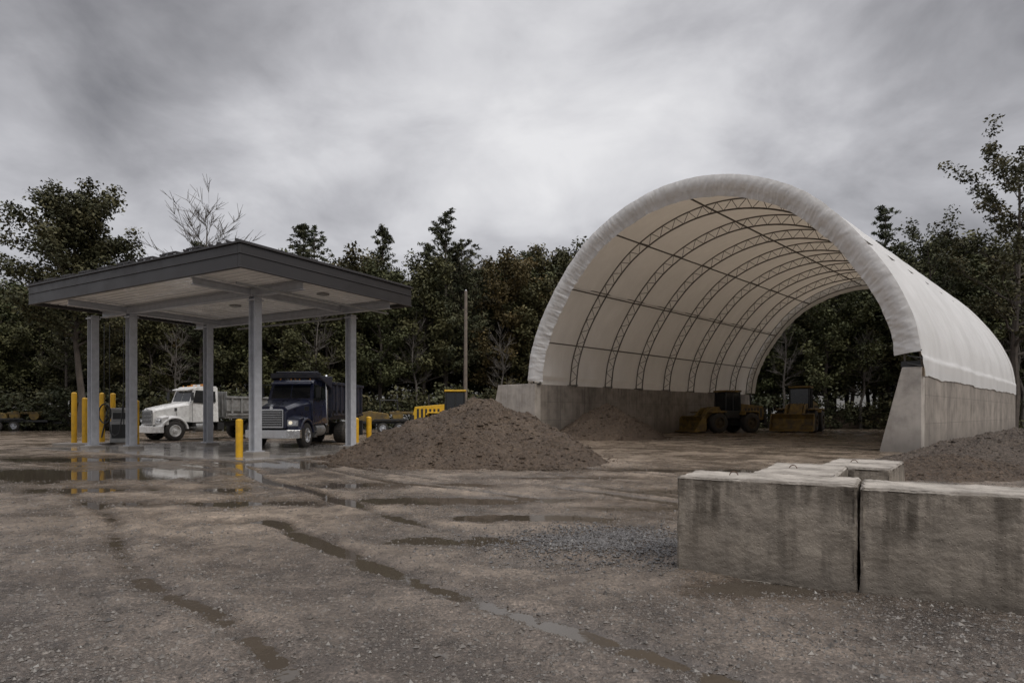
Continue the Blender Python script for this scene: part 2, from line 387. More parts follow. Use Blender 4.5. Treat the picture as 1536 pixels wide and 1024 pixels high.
def pile(name, cx, cy, rx, ry, H, mat, seed, rot=0.0, pk=(0, 0), pw=1.15, nst=2500, smed=-3.6, bumps=.12, flat=0.0):
    nr, na = 150, 300
    r = np.linspace(0, 1, nr) ** .9; a = np.linspace(0, 2 * np.pi, na, endpoint=False)
    Rr, A = np.meshgrid(r, a, indexing='ij')
    def surf(Rr, A, edge):
        lx = rx * Rr * np.cos(A) * edge + pk[0] * (1 - Rr); ly = ry * Rr * np.sin(A) * edge + pk[1] * (1 - Rr)
        x = cx + lx * math.cos(rot) - ly * math.sin(rot); y = cy + lx * math.sin(rot) + ly * math.cos(rot)
        q = np.sqrt(Rr ** 2 + flat ** 2) - flat * (1 - Rr)
        h = H * np.clip(1 - q, 0, 1) ** pw
        h = h * (1 + .24 * fbm(x * .55 + 3, y * .55, 3, seed + 3)) + bumps * fbm(x * 1.6, y * 1.6, 4, seed + 5) * np.clip((1 - Rr) * 5, 0, 1) + .1 * fbm(x * 6, y * 6, 4, seed + 8, .7) * np.clip((1 - Rr) * 8, 0, 1)
        return x, y, h - .05 * (Rr > .985)
    edge = 1 + .18 * fbm(np.cos(A) * 1.6 + 9, np.sin(A) * 1.6 + 4, 3, seed)
    x, y, z = surf(Rr, A, edge)
    V = np.stack([x, y, z], -1).reshape(-1, 3)
    id_ = np.arange(nr * na).reshape(nr, na); nx_ = np.roll(id_, -1, 1)
    F = np.stack([id_[:-1], id_[1:], nx_[1:], nx_[:-1]], -1).reshape(-1, 4)
    e = empty(name)
    link(bpy.data.objects.new('heap', fastmesh('heap', V, F, [mat])), e)
    q = rng.random(nst) ** .6 * 1.1; t = rng.random(nst) * 6.283
    ed = 1 + .18 * fbm(np.cos(t) * 1.6 + 9, np.sin(t) * 1.6 + 4, 3, seed)
    qq = np.minimum(q, 1); sx, sy, sz = surf(qq, t, ed * (q / qq))
    s_ = np.clip(np.exp(rng.normal(smed, .55, nst)), .008, .12)
    stones(np.stack([sx, sy, np.maximum(sz, .0) + s_ * .1], -1), s_, 'stones', mat, e)
pile('gravel_pile', -1.3, 20.8, 4.5, 4.2, 1.92, M['pile'], 3, pk=(.7, 0), nst=9000, smed=-3.7, bumps=.26, pw=.98, flat=.12)
pile('dirt_pile', 5.6, 37.0, 3.4, 2.6, 2.1, M['pile'], 13, pw=.9, nst=1200, smed=-3.2)
pile('gravel_mound', 14.6, 18.2, 3.9, 3.2, 1.15, M['pilegrey'], 23, nst=3000, smed=-3.9)
pile('dirt_mound', 10.6, 15.4, 3.0, 2.0, .5, M['pile'], 33, nst=1500, smed=-4, bumps=.06)
pile('dirt_berm', 38.5, 68, 13, 5, 2.2, M['pile'], 43, pw=.7, nst=800, smed=-2.6)
pile('dirt_berm', -46, 63, 13, 3, 1.3, M['pile'], 53, pw=.7, nst=500, smed=-2.6)

# ------------------------------------------------------------------ concrete blocks
tex = bpy.data.textures.new('chip', 'CLOUDS'); tex.noise_scale = 0.22; tex.noise_depth = 5
tex2 = bpy.data.textures.new('grain', 'CLOUDS'); tex2.noise_scale = 0.035; tex2.noise_depth = 3
E = Vector((.855, -.519, 0)); Fd = Vector((.519, .855, 0)); C0 = Vector((1.576, 5.99, 0))
ang = math.atan2(E.y, E.x)
def cblock(t, f, L, D, H, tw=0.0, hooks=(), lv=5):
    p = C0 + E * t + Fd * f
    e = empty('concrete_block', (p.x, p.y, -.03), ang + tw)
    mb = MB(); mb.box(0, L, 0, D, 0, H + .03)
    o = mb.obj('block_body', [M['block']], e, bevel=0.02, seg=1)
    s_ = o.modifiers.new('s', 'SUBSURF'); s_.subdivision_type = 'SIMPLE'; s_.levels = lv; s_.render_levels = lv
    d = o.modifiers.new('d', 'DISPLACE'); d.texture = tex; d.texture_coords = 'GLOBAL'; d.strength = 0.03; d.mid_level = 0.55
    d = o.modifiers.new('d2', 'DISPLACE'); d.texture = tex2; d.texture_coords = 'GLOBAL'; d.strength = 0.013; d.mid_level = 0.5
    for pl in o.data.polygons: pl.use_smooth = True
    if hooks:
        hb = MB()
        for hx in hooks:
            hb.tube([(hx + .04 * math.cos(a), D / 2, H + .02 + .045 * math.sin(a)) for a in np.linspace(0, math.pi, 9)], .005)
        hb.obj('lifting_loop', [M['rust']], e)
cblock(0, 0, 1.515, .74, .905, lv=6, hooks=(.45,))
cblock(1.535, -.01, 1.6, .74, .89, .012, lv=6)
cblock(3.2, 0, 1.6, .74, .9)
cblock(.52, .79, .78, 1.5, .9, -.02, hooks=(.3,))
cblock(.98, 2.36, .78, 1.5, .88, -.1, hooks=(.3,))

# ------------------------------------------------------------------ fabric shed
SH = empty('fabric_shed', (1.0, 37.4, 0), math.atan2(-.694, .72))
Wd, Ln = 20.0, 30.7
half = [(-.05, 2.9), (.0, 3.6), (.22, 5.0), (.85, 6.6), (1.75, 8.1), (2.95, 9.65), (4.4, 11.0), (6.2, 12.0), (8.1, 12.6), (10, 12.8)]
pts = half + [(20 - a, z) for a, z in reversed(half[:-1])]
def catmull(P, n):
    P = np.array(P, float); P = np.vstack([2 * P[0] - P[1], P, 2 * P[-1] - P[-2]])
    out = []
    for i in range(1, len(P) - 2):
        t = np.linspace(0, 1, n, endpoint=False)[:, None]
        out.append(.5 * ((2 * P[i]) + (-P[i - 1] + P[i + 1]) * t + (2 * P[i - 1] - 5 * P[i] + 4 * P[i + 1] - P[i + 2]) * t ** 2 + (-P[i - 1] + 3 * P[i] - 3 * P[i + 1] + P[i + 2]) * t ** 3))
    out.append(P[-2:-1]); return np.vstack(out)
prof = catmull(pts, 40)
d = np.linalg.norm(np.diff(prof, axis=0), axis=1); s = np.r_[0, np.cumsum(d)]; TOT = s[-1]
def at(sv):
    return np.stack([np.interp(sv, s, prof[:, 0]), np.interp(sv, s, prof[:, 1])], -1)
def nrm(sv):
    a = at(np.clip(sv - .4, 0, TOT)); b_ = at(np.clip(sv + .4, 0, TOT)); t = b_ - a; t /= np.linalg.norm(t, axis=-1, keepdims=True)
    return np.stack([t[..., 1], -t[..., 0]], -1)
NB = 8; bay = Ln / NB
su = np.linspace(0, TOT, 260); vv = np.linspace(0, Ln, NB * 16 + 1)
S_, Vv = np.meshgrid(su, vv, indexing='ij')
Pp = at(S_); Nn = nrm(S_)
sag = .18 * np.abs(np.sin(np.pi * Vv / bay)) ** .7 + .04 * fbm(S_ * .5, Vv * 1.8, 4, 61) * np.sin(np.pi * Vv / bay) ** 2
low = np.clip(1 - np.minimum(S_, TOT - S_) / 1.6, 0, 1)
sag = sag + .1 * low * fbm(S_ * 1.0, Vv * 1.6, 3, 65)
Px = Pp[..., 0] + Nn[..., 0] * sag; Pz = Pp[..., 1] + Nn[..., 1] * sag + low * .08 * fbm(Vv * .8, Vv * 0, 3, 66)
Px = np.where(S_ < .8, np.minimum(Px, -.04), Px); Px = np.where(S_ > TOT - .8, np.maximum(Px, 20.04), Px)
V = np.stack([Px, Vv, Pz], -1).reshape(-1, 3)
a_, b_ = S_.shape; id_ = np.arange(a_ * b_).reshape(a_, b_)
F = np.stack([id_[:-1, :-1], id_[:-1, 1:], id_[1:, 1:], id_[1:, :-1]], -1).reshape(-1, 4)
link(bpy.data.objects.new('membrane', fastmesh('membrane', V, F, [M['fabric']])), SH)
for nm, v0, sg in (('front_band', 0.0, 1), ('rear_band', Ln, -1)):
    su = np.linspace(.55, TOT - .95, 1200); q = np.linspace(0, 1, 14)
    S_, Q = np.meshgrid(su, q, indexing='ij')
    Pp = at(S_); Nn = nrm(S_)
    wr = (.055 * fbm(S_ * 2.4 + Q * 1.2, Q * .8, 3, 71, .7) + .036 * fbm(S_ * 6 - Q * .8, Q * 1.0, 2, 75)) * (.35 + .65 * Q)
    off = .92 * Q + .03 * fbm(S_ * 1.7, Q * 0 + 3, 3, 73) * Q - .012 * fbm(S_ * 3.1, Q * 0 + 8, 2, 79) * (1 - Q) - .02 * (1 - Q)
    yv = v0 + sg * (-.05 + .25 * Q ** 2 - .07 * np.sin(np.pi * np.clip(Q * 1.3, 0, 1)) + wr)
    V = np.stack([Pp[..., 0] + Nn[..., 0] * off, yv, Pp[..., 1] + Nn[..., 1] * off], -1).reshape(-1, 3)
    a_, b_ = S_.shape; id_ = np.arange(a_ * b_).reshape(a_, b_)
    F = np.stack([id_[:-1, :-1], id_[:-1, 1:], id_[1:, 1:], id_[1:, :-1]], -1).reshape(-1, 4)
    link(bpy.data.objects.new(nm, fastmesh(nm, V, F, [M['fabric']])), SH)
tb = MB(); nseg = 72
for k in range(NB + 1):
    y = min(max(k * bay, .35), Ln - .35)
    sv = np.linspace(.6, TOT - .6, nseg + 1)
    o1 = at(sv) + nrm(sv) * .1; o2 = at(sv) + nrm(sv) * .62
    A = [(p[0], y, p[1]) for p in o1]; B = [(p[0], y, p[1]) for p in o2]
    tb.tube(A, .038, 6); tb.tube(B, .044, 6)
    for i in range(nseg):
        tb.cyl(A[i] if i % 2 == 0 else B[i], B[i + 1] if i % 2 == 0 else A[i + 1], .018, n=5, cap=False)
    for e_ in (A, B):
        for i_ in (0, -1):
            tb.cyl((e_[i_][0], y, 3.2), e_[i_], .05, n=6)
    tb.box(-.02, .6, y - .15, y + .15, 3.26, 3.32); tb.box(19.4, 20.02, y - .15, y + .15, 3.26, 3.32)
tb.obj('trusses', [M['trusssteel']], SH)
pb = MB()
for fr in (.10, .215, .35, .5, .65, .785, .9):
    sv = np.array([fr * TOT]); p = (at(sv) + nrm(sv) * .61)[0]
    pb.cyl((p[0], .3, p[1]), (p[0], Ln - .3, p[1]), .045, n=6)
    if fr in (.215, .785):
        p2 = (at(sv) + nrm(sv) * .12)[0]
        pb.cyl((p2[0], .3, p2[1]), (p2[0], Ln - .3, p2[1]), .03, n=6)
pb.obj('purlins', [M['trusssteel']], SH)
wb = MB()
wb.box(0, .45, .52, Ln, -.1, 3.25); wb.box(19.5, 20.0, .52, Ln, -.1, 3.25)
wb.obj('side_walls', [M['wall']], SH, bevel=.02)
bb = MB()
bb.prism([(18.55, -.1), (20.0, -.1), (20.0, 3.27), (19.35, 3.27)], 0.0, .518)
bb.prism([(-3.5, -.1), (.5, -.1), (.5, 3.27), (-2.6, 3.27)], 0.0, .518)
bb.obj('end_buttresses', [M['butt']], SH, bevel=.03)
lb = MB()
for z in (3.4, 3.7, 4.0):
    lb.cyl((19.55, -.02, z), (20.0, -.02, z - .12), .03, n=6)
lb.box(19.3, 19.95, .1, .45, 3.28, 3.5)
lb.obj('base_plates', [M['black']], SH)

# ------------------------------------------------------------------ canopy
CA = empty('fuel_canopy', (-7.97, 18.35, 0), math.atan2(.8665, .499))
RX, RY = 7.86, 12.9
r_ = MB()
t = .12
r_.box(0, RX, 0, t, 5.8, 6.5); r_.box(0, RX, RY - t, RY, 5.8, 6.5)
r_.box(0, t, t + .001, RY - t - .001, 5.8, 6.5); r_.box(RX - t, RX, t + .001, RY - t - .001, 5.8, 6.5)
r_.box(-.06, RX + .06, -.06, RY + .06, 6.502, 6.57)
for z in (5.79, 6.2):
    r_.box(-.03, RX + .03, -.03, -.002, z, z + .03); r_.box(-.03, -.002, 0, RY, z, z + .03); r_.box(RX + .002, RX + .03, 0, RY, z, z + .03)
r_.obj('fascia', [M['fascia']], CA, bevel=.012)
sm_ = MB()
y = .1
while y < RY:
    sm_.box(-.08, RX + .08, y, y + .035, 6.572, 6.64); y += .42
for k in range(8):
    yy_ = 2 + k * 1.3; sm_.box(.05, .12, yy_, yy_ + .7, 6.65, 6.7)
sm_.obj('standing_seams', [M['fascia']], CA)
cb = MB(); x = t
prof_c = []
while x < RX - t - .3:
    prof_c += [(x, 5.93), (x + .21, 5.93), (x + .24, 5.965), (x + .27, 5.965), (x + .3, 5.93)]; x += .3
prof_c.append((RX - t, 5.93))
n_ = len(prof_c)
cb.add([(p[0], t, p[1]) for p in prof_c] + [(p[0], RY - t, p[1]) for p in prof_c], [(i, i + 1, n_ + i + 1, n_ + i) for i in range(n_ - 1)])
cb.obj('ceiling_deck', [M['ceiling']], CA, recalc=False)
cols = [(2.65, 2.75), (7.3, 2.75), (2.65, 10.49), (6.1, 10.49), (2.08, 12.3)]
st = MB(); pl = MB()
for (x, y) in cols:
    st.box(x - .15, x + .15, y - .16, y - .135, 0.2, 5.6); st.box(x - .15, x + .15, y + .135, y + .16, .2, 5.6); st.box(x - .02, x + .02, y - .134, y + .134, .2, 5.6)
    st.box(x - .22, x + .22, y - .22, y + .22, .16, .198); st.box(x - .2, x + .2, y - .2, y + .2, 5.45, 5.5)
    pl.box(x - .34, x + .34, y - .34, y + .34, -.05, .158)
def ibeam(mb, p, q, z0, z1, w):
    p = Vector((*p, 0)); q = Vector((*q, 0)); d_ = (q - p).normalized(); n_ = Vector((-d_.y, d_.x, 0))
    for (a, z_, h_) in ((w, z0, .025), (w, z1 - .025, .025), (.012, z0 + .026, z1 - z0 - .052)):
        vs = [p - n_ * a, q - n_ * a, q + n_ * a, p + n_ * a]
        mb.add([(v.x, v.y, z_) for v in vs] + [(v.x, v.y, z_ + h_) for v in vs], [(0, 3, 2, 1), (4, 5, 6, 7), (0, 1, 5, 4), (1, 2, 6, 5), (2, 3, 7, 6), (3, 0, 4, 7)])
ibeam(st, (2.6, .3), (2.6, RY - .3), 5.6, 5.9, .12)
ibeam(st, (6.9, .3), (6.9, RY - .3), 5.602, 5.9, .12)
for y in (2.75, 10.49):
    ibeam(st, (.3, y), (2.46, y), 5.62, 5.86, .09); ibeam(st, (2.75, y), (6.76, y), 5.62, 5.86, .09)
st.obj('steel_frame', [M['steel']], CA, bevel=.004, seg=1)
pl.obj('plinths', [M['butt']], CA, bevel=.02)
pp = MB()
pp.tube([(7.3, 3.2, 5.5), (7.3, 10, 5.5)], .045, 8); pp.tube([(2.9, 3.0, 5.5), (2.9, 3.0, .5)], .03, 8); pp.tube([(7.6, 1.0, 5.55), (.6, 1.0, 5.55)], .035, 8)
for (x, y) in ((4.6, 1.5), (4.6, 6.5), (4.6, 11.5)):
    pp.box(x - .16, x + .16, y - .16, y + .16, 5.86, 5.925)
pp.obj('conduits_and_fixtures', [M['sheetgrey']], CA)

sl = MB(); sl.box(0.8, 9.2, .8, 14.5, -.06, .045)
o = sl.obj('concrete_pad', [M['slab']]); o.location = CA.location; o.rotation_euler = CA.rotation_euler

def bollard(x, y, h, r=.12, z=0.0):
    e = empty('bollard', (x, y, z)); mb = MB()
    mb.cyl((0, 0, -.1), (0, 0, h - r * .6), r, r, 20, 0)
    a = [(r * math.cos(t), h - r * .6 + r * .6 * math.sin(t)) for t in np.linspace(0, math.pi / 2, 6)]
    for p, q in zip(a[:-1], a[1:]): mb.cyl((0, 0, p[1]), (0, 0, q[1]), p[0], max(q[0], .003), 20, 0, cap=False)
    mb.obj('post', [M['yellow']], e)
    c = MB(); c.cyl((0, 0, -.05), (0, 0, .05), r * 1.7, r * 1.6, 20); c.obj('footing', [M['butt']], e)
bollard(-9.02, 20.7, 1.33, .115)
for p in ((-20.5, 29.3, 2.5), (-20.0, 29.3, 2.25), (-19.65, 30, 2.5), (-19.45, 30.5, 2.5), (-18.0, 30, 2.15)): bollard(*p, r=.115)
bollard(-7.85, 31.5, 1.3, .14); bollard(-7.55, 33, 1.35, .14)
isl = MB(); isl.box(-21.1, -18.9, 28.7, 30.9, -.05, .14); isl.obj('pump_island', [M['butt']], bevel=.03)
FD = empty('fuel_dispenser', (-18.6, 29.7, .14), .5)
mb = MB(); mb.box(-.4, .4, -.25, .25, 0, 1.0); mb.box(-.35, .35, -.2, .2, 1.003, 1.5); mb.box(-.42, .42, -.27, .27, 1.503, 1.62)
mb.obj('cabinet', [M['sheetgrey']], FD, bevel=.02)
mb = MB(); mb.box(-.28, .28, -.215, -.203, 1.1, 1.4); mb.box(-.33, .33, -.262, -.253, .2, .85); mb.obj('display_panels', [M['black']], FD)
mb = MB()
for sx in (-.47, .47):
    ptsh = [(sx * (1 + .5 * math.sin(t_)), -.12 - .25 * math.sin(t_), 1.6 - 1.35 * math.sin(t_ * .98)) for t_ in np.linspace(0, 2.6, 22)]
    mb.tube(ptsh, .03, 7)
mb.obj('hoses', [M['black']], FD)
HR = empty('hose_hanger', (-18.9, 29.0, 0))
mb = MB()
for x in (0, .25, .9): mb.tube([(x, 0, 5.6), (x, 0, 1.0)], .016, 6)
mb.tube([(x_, 0, z_) for x_, z_ in [(0.25, 1.0), (.3, .6), (.5, .45), (.7, .6), (.8, 1.2), (.9, 2.2)]], .03, 7)
mb.tube([(0 + .28 * math.cos(t_), 0.05, 1.5 + .45 * math.sin(t_)) for t_ in np.linspace(0, 6.28, 18)], .03, 7)
mb.obj('hose', [M['black']], HR)

# ------------------------------------------------------------------ trucks
def wheel(mb, x, y, r, w, side, hub=True):
    prof = [(r * .6, -w / 2), (r * .9, -w / 2), (r, -w * .36), (r, w * .36), (r * .9, w / 2), (r * .6, w / 2)]
    n = 28
    rings = []
    for (pr, py) in prof:
        rings.append([(x + pr * math.cos(2 * math.pi * i / n), y + py, r + pr * math.sin(2 * math.pi * i / n)) for i in range(n)])
    mb.loft(rings, 0, smooth=True, cap=False)
    for i in range(n):
        a = 2 * math.pi * (i + .5) / n
        cx, cz = x + r * 1.005 * math.cos(a), r + r * 1.005 * math.sin(a)
        dx, dz = -math.sin(a) * .035, math.cos(a) * .035
        ux, uz = math.cos(a) * .018, math.sin(a) * .018
        vs = []
        for yy in (y - w * .36, y + w * .36):
            vs += [(cx - dx, yy, cz - dz), (cx + dx, yy, cz + dz), (cx + dx + ux, yy, cz + dz + uz), (cx - dx + ux, yy, cz - dz + uz)]
        mb.add(vs, [(0, 1, 2, 3), (7, 6, 5, 4), (0, 4, 5, 1), (1, 5, 6, 2), (2, 6, 7, 3), (3, 7, 4, 0)], 0)
    yo = y + side * w * .5
    yi = y + side * w * .2
    def ring(rr, yy): return [(x + rr * math.cos(2 * math.pi * i / n), yy, r + rr * math.sin(2 * math.pi * i / n)) for i in range(n)]
    mb.loft([ring(r * .6, yo), ring(r * .56, yo + side * .01), ring(r * .5, yi), ring(r * .2, yi + side * .03), ring(r * .18, yo + side * .03), ring(.02, yo + side * .05)], 1, smooth=False, cap=False)
    for i in range(8):
        a = 2 * math.pi * i / 8
        mb.cyl((x + r * .34 * math.cos(a), yi, r + r * .34 * math.sin(a)), (x + r * .34 * math.cos(a), yi + side * .05, r + r * .34 * math.sin(a)), .03, n=6, mat=1)

def dump_truck(name, loc, rz, paint, bed, bedtop, shield, lit, beacon, rimm):
    T = empty(name, (*loc, .03), rz)
    mb = MB(); mb.box(-8.0, -.4, -.45, -.33, .75, 1.02); mb.box(-8.0, -.4, .33, .45, .75, 1.02)
    mb.box(-7.6, -5.6, -.3, .3, .45, .75); mb.cyl((-1.1, -1, .53), (-1.1, 1, .53), .07); mb.cyl((-5.9, -1, .53), (-5.9, 1, .53), .1); mb.cyl((-7.2, -1, .53), (-7.2, 1, .53), .1)
    mb.box(-1.9, -.6, -.4, .4, .5, 1.4)
    mb.box(-8.35, -8.3, -1.2, -.55, .3, 1.1); mb.box(-8.35, -8.3, .55, 1.2, .3, 1.1)
    mb.box(-4.0, -3.6, -1.0, 1.0, .55, .95)
    mb.obj('chassis', [M['black']], T, bevel=.01)
    wm = MB()
    for sd in (-1, 1):
        wheel(wm, -1.1, sd * 1.03, .53, .32, sd)
        for x in (-5.9, -7.2): wheel(wm, x, sd * .92, .52, .56, sd)
    wm.obj('wheels', [M['rubber'], rimm], T)
    mb = MB(); mb.prism([(0, .42), (0, .78), (-.12, .8), (-.2, .78), (-.2, .42)], -.75, .75)
    for sd in (-1, 1):
        mb.loft([[(0, sd * .752, .42), (0, sd * .752, .78), (-.2, sd * .752, .78), (-.2, sd * .752, .42)], [(-.28, sd * 1.2, .44), (-.28, sd * 1.2, .78), (-.48, sd * 1.2, .78), (-.48, sd * 1.2, .44)]])
    mb.obj('bumper', [M['chrome'] if lit else paint], T, bevel=.02)
    def hs(x, w, z0, z1, ch=.16):
        return [(x, -w, z0), (x, -w, z1 - ch), (x, -w * .78, z1 - .03), (x, -w * .3, z1), (x, w * .3, z1), (x, w * .78, z1 - .03), (x, w, z1 - ch), (x, w, z0)]
    mb = MB(); mb.loft([hs(-.22, .6, .85, 1.68), hs(-.32, .66, .85, 1.78), hs(-.9, .76, .9, 1.92), hs(-1.5, .88, 1.0, 2.04), hs(-1.98, .97, 1.0, 2.12)])
    for sd in (-1, 1):
        na = 14
        secs = []
        for i in range(na + 1):
            a = math.radians(8 + 164 * i / na)
            r0, r1 = .64, .75
            cx, cz = -1.1, .55
            yA, yB = sd * .55, sd * 1.2
            fx = math.cos(a)
            secs.append([(cx + r0 * fx, yA, cz + r0 * math.sin(a)), (cx + r0 * fx, yB, cz + r0 * math.sin(a)), (cx + r1 * fx, yB, cz + r1 * math.sin(a) - .03), (cx + (r1 + .04) * fx, yB - sd * .12, cz + (r1 + .04) * math.sin(a)), (cx + (r1 + .06) * fx, yA, cz + (r1 + .1) * math.sin(a))])
        mb.loft(secs, 0)
        mb.loft([[(-.3, sd * .6, .85), (-.3, sd * .6, 1.3), (-.42, sd * 1.12, 1.25), (-.42, sd * 1.12, .85)], [(-.75, sd * .55, .85), (-.75, sd * .55, 1.42), (-.75, sd * 1.18, 1.32), (-.75, sd * 1.18, .85)]])
    mb.obj('hood_and_fenders', [paint], T, bevel=.03)
    mb = MB()
    for sd in (-1, 1):
        mb.loft([[(-.27, sd * .66, .95), (-.27, sd * .66, 1.2), (-.375, sd * 1.08, 1.18), (-.375, sd * 1.08, .95)], [(-.4, sd * .66, .95), (-.4, sd * .66, 1.2), (-.48, sd * 1.08, 1.18), (-.48, sd * 1.08, .95)]], 0)
        mb.cyl((-.27, sd * .78, 1.08), (-.31, sd * .78, 1.08), .075, n=16, mat=1)
        mb.cyl((-.30, sd * .97, 1.07), (-.36, sd * .97, 1.07), .07, n=16, mat=0)
    mb.obj('headlamps', [M['chrome'], M['lamp'] if lit else M['lens']], T, recalc=True)
    mb = MB(); mb.box(-.215, -.19, -.5, .5, .9, 1.62, 0)
    for i in range(9): mb.box(-.188, -.165, -.46, .46, .95 + i * .074, .968 + i * .074, 1)
    gm = .035 if lit else .02
    for yy_ in (-.51, .49): mb.box(-.188, -.155, yy_, yy_ + gm, .88, 1.64, 1)
    mb.box(-.188, -.155, -.474, .488, 1.6, 1.65, 1); mb.box(-.188, -.155, -.474, .488, .87, .91, 1)
    mb.cyl((-.165, 0, 1.7), (-.2, 0, 1.7), .07, n=14, mat=1)
    mb.obj('grille', [M['black'], M['chrome']], T)
    pr = [(-1.98, 1.0), (-1.98, 2.06), (-2.24, 2.86), (-2.42, 3.0), (-3.55, 3.03), (-3.62, 2.93), (-3.62, 1.0), (-2.0, .98)]
    def ws(z): return 1.06 if z < 2.05 else 1.06 - .12 * (z - 2.05)
    mb = MB(); n = len(pr)
    vs = [(p[0], -ws(p[1]), p[1]) for p in pr] + [(p[0], ws(p[1]), p[1]) for p in pr]
    mb.add(vs, [tuple(range(n)), tuple(reversed(range(n, 2 * n)))] + [(i, n + i, n + (i + 1) % n, (i + 1) % n) for i in range(n)])
    mb.prism([(-2.16, 2.82), (-1.96, 2.78), (-1.98, 2.82), (-2.24, 2.92)], -.92, .92)
    mb.obj('cab', [paint], T, bevel=.04, seg=3)
    mb = MB()
    for (ya, yb) in ((-.9, -.025), (.025, .9)):
        sl = (2.24 - 1.98) / (2.86 - 2.06)
        x0 = -1.98 - sl * .1 + .012; x1 = -1.98 - sl * .68 + .012
        k_ = .94
        mb.add([(x0, ya, 2.16), (x0, yb, 2.16), (x1, yb * k_, 2.74), (x1, ya * k_, 2.74), (x0 - .02, ya, 2.16), (x0 - .02, yb, 2.16), (x1 - .02, yb * k_, 2.74), (x1 - .02, ya * k_, 2.74)],
               [(0, 1, 2, 3), (7, 6, 5, 4), (0, 4, 5, 1), (1, 5, 6, 2), (2, 6, 7, 3), (3, 7, 4, 0)])
    for sd in (-1, 1):
        def sp(x, z, o=.008): return (x, sd * (ws(z) + o), z)
        for q in ([(-2.14, 2.1), (-2.92, 2.04), (-2.92, 2.76), (-2.34, 2.78)], [(-3.02, 2.12), (-3.46, 2.12), (-3.46, 2.74), (-3.02, 2.74)]):
            mb.add([sp(*p) for p in q] + [sp(p[0], p[1], -.02) for p in q], [(0, 1, 2, 3), (7, 6, 5, 4), (0, 4, 5, 1), (1, 5, 6, 2), (2, 6, 7, 3), (3, 7, 4, 0)])
    mb.obj('windows', [M['glass']], T)
    mb = MB()
    for sd in (-1, 1):
        for xa in (-2.1, -2.97):
            mb.box(xa - .008, xa + .008, sd * 1.063 - .004, sd * 1.063 + .004, 1.05, 2.04)
        mb.box(-2.9, -2.75, sd * 1.08 - .015, sd * 1.08 + .015, 1.75, 1.79)
        mb.tube([(-2.0, sd * 1.02, 2.1), (-1.95, sd * 1.3, 2.15), (-1.95, sd * 1.3, 2.75), (-2.3, sd * 1.0, 2.75)], .015, 6)
        mb.box(-1.99, -1.92, sd * 1.32 - .1, sd * 1.32 + .1, 2.2, 2.65)
        mb.tube([(-1.25, sd * 1.05, 1.32), (-1.15, sd * 1.12, 1.65)], .012, 5); mb.box(-1.18, -1.12, sd * 1.12 - .09, sd * 1.12 + .09, 1.6, 1.78)
    mb.obj('mirrors_and_trim', [M['black']], T, bevel=.008)
    mb = MB()
    for sd in (-1, 1):
        mb.cyl((-2.3, sd * .85, .72), (-3.3, sd * .85, .72), .27, n=22)
        for i, zz in enumerate((.42, .68)): mb.box(-2.25, -2.0, sd * 1.0 - .14, sd * 1.0 + .14, zz, zz + .03)
    mb.obj('fuel_tanks', [M['alu']], T)
    mb = MB()
    for sd in ((-1, 1) if lit else (-1,)):
        mb.cyl((-3.8, sd * .92, .9), (-3.8, sd * .92, 2.6), .11, n=16); mb.cyl((-3.8, sd * .92, 2.6), (-3.8, sd * .92, 3.15), .065, n=14); mb.cyl((-3.8, sd * .92, 3.15), (-3.9, sd * .92, 3.28), .065, n=14)
    mb.obj('exhaust_stacks', [M['chrome']], T)
    mb = MB()
    for yy_ in (-.7, -.2, 0, .2, .7): mb.cyl((-2.5, yy_, 3.0), (-2.5, yy_, 3.07), .04, .025, 10)
    if beacon:
        mb.box(-3.2, -2.9, -.65, -.4, 3.04, 3.16); mb.box(-3.2, -2.9, .4, .65, 3.04, 3.16)
    mb.obj('marker_lamps', [M['amber']], T)
    if beacon:
        mb = MB(); mb.box(-3.2, -2.9, -.39, .39, 3.03, 3.14); mb.obj('light_bar', [M['white']], T)
    B0, B1, zb = -4.05, -8.3, 1.18
    mb = MB()
    mb.box(B1, B0, -1.0, 1.0, zb, zb + .12)
    for sd in (-1, 1):
        y0 = sd * 1.2
        mb.loft([[(B0, sd * .98, zb + .121), (B0, y0, zb + .45), (B0, y0, bedtop), (B0, y0 - sd * .06, bedtop), (B0, y0 - sd * .06, zb + .45), (B0, sd * .9, zb + .121)],
                 [(B1, sd * .98, zb + .121), (B1, y0, zb + .45), (B1, y0, bedtop), (B1, y0 - sd * .06, bedtop), (B1, y0 - sd * .06, zb + .45), (B1, sd * .9, zb + .121)]])
        mb.box(B1, B0 + .03, y0 - .09, y0 + .09, bedtop + .002, bedtop + .13)
        nr = 7
        for i in range(nr):
            x = B0 + (B1 - B0) * (i + .5) / nr
            ys_ = sorted((y0 + sd * .002, y0 + sd * .08)); mb.box(x - .06, x + .06, ys_[0], ys_[1], zb + .3, bedtop)
        ys_ = sorted((y0 + sd * .002, y0 + sd * .05)); mb.box(B1, B0, ys_[0], ys_[1], zb + .18, zb + .29)
    mb.box(B0 - .06, B0, -1.13, 1.13, zb + .13, bedtop + .4); mb.box(B1, B1 + .07, -1.13, 1.13, zb + .13, bedtop)
    for yy_ in (-.8, -.4, 0, .4, .8): mb.box(B0 + .002, B0 + .07, yy_ - .04, yy_ + .04, zb + .13, bedtop + .4)
    if shield:
        mb.box(B0 + .08, -2.55, -1.15, 1.15, bedtop + .3, bedtop + .36)
        mb.box(-2.6, -2.5, -1.18, 1.18, bedtop + .24, bedtop + .46)
        for sd in (-1, 1): mb.prism([(B0 + .08, bedtop - .2), (B0 + .08, bedtop + .29), (-2.62, bedtop + .29), (-2.62, bedtop + .2)], sd * 1.16 - .02, sd * 1.16 + .02)
        mb.cyl((-2.75, -1.0, bedtop + .46), (-2.75, 1.0, bedtop + .46), .1, n=14)
    mb.obj('dump_body', [bed], T, bevel=.012, seg=1)
    return T
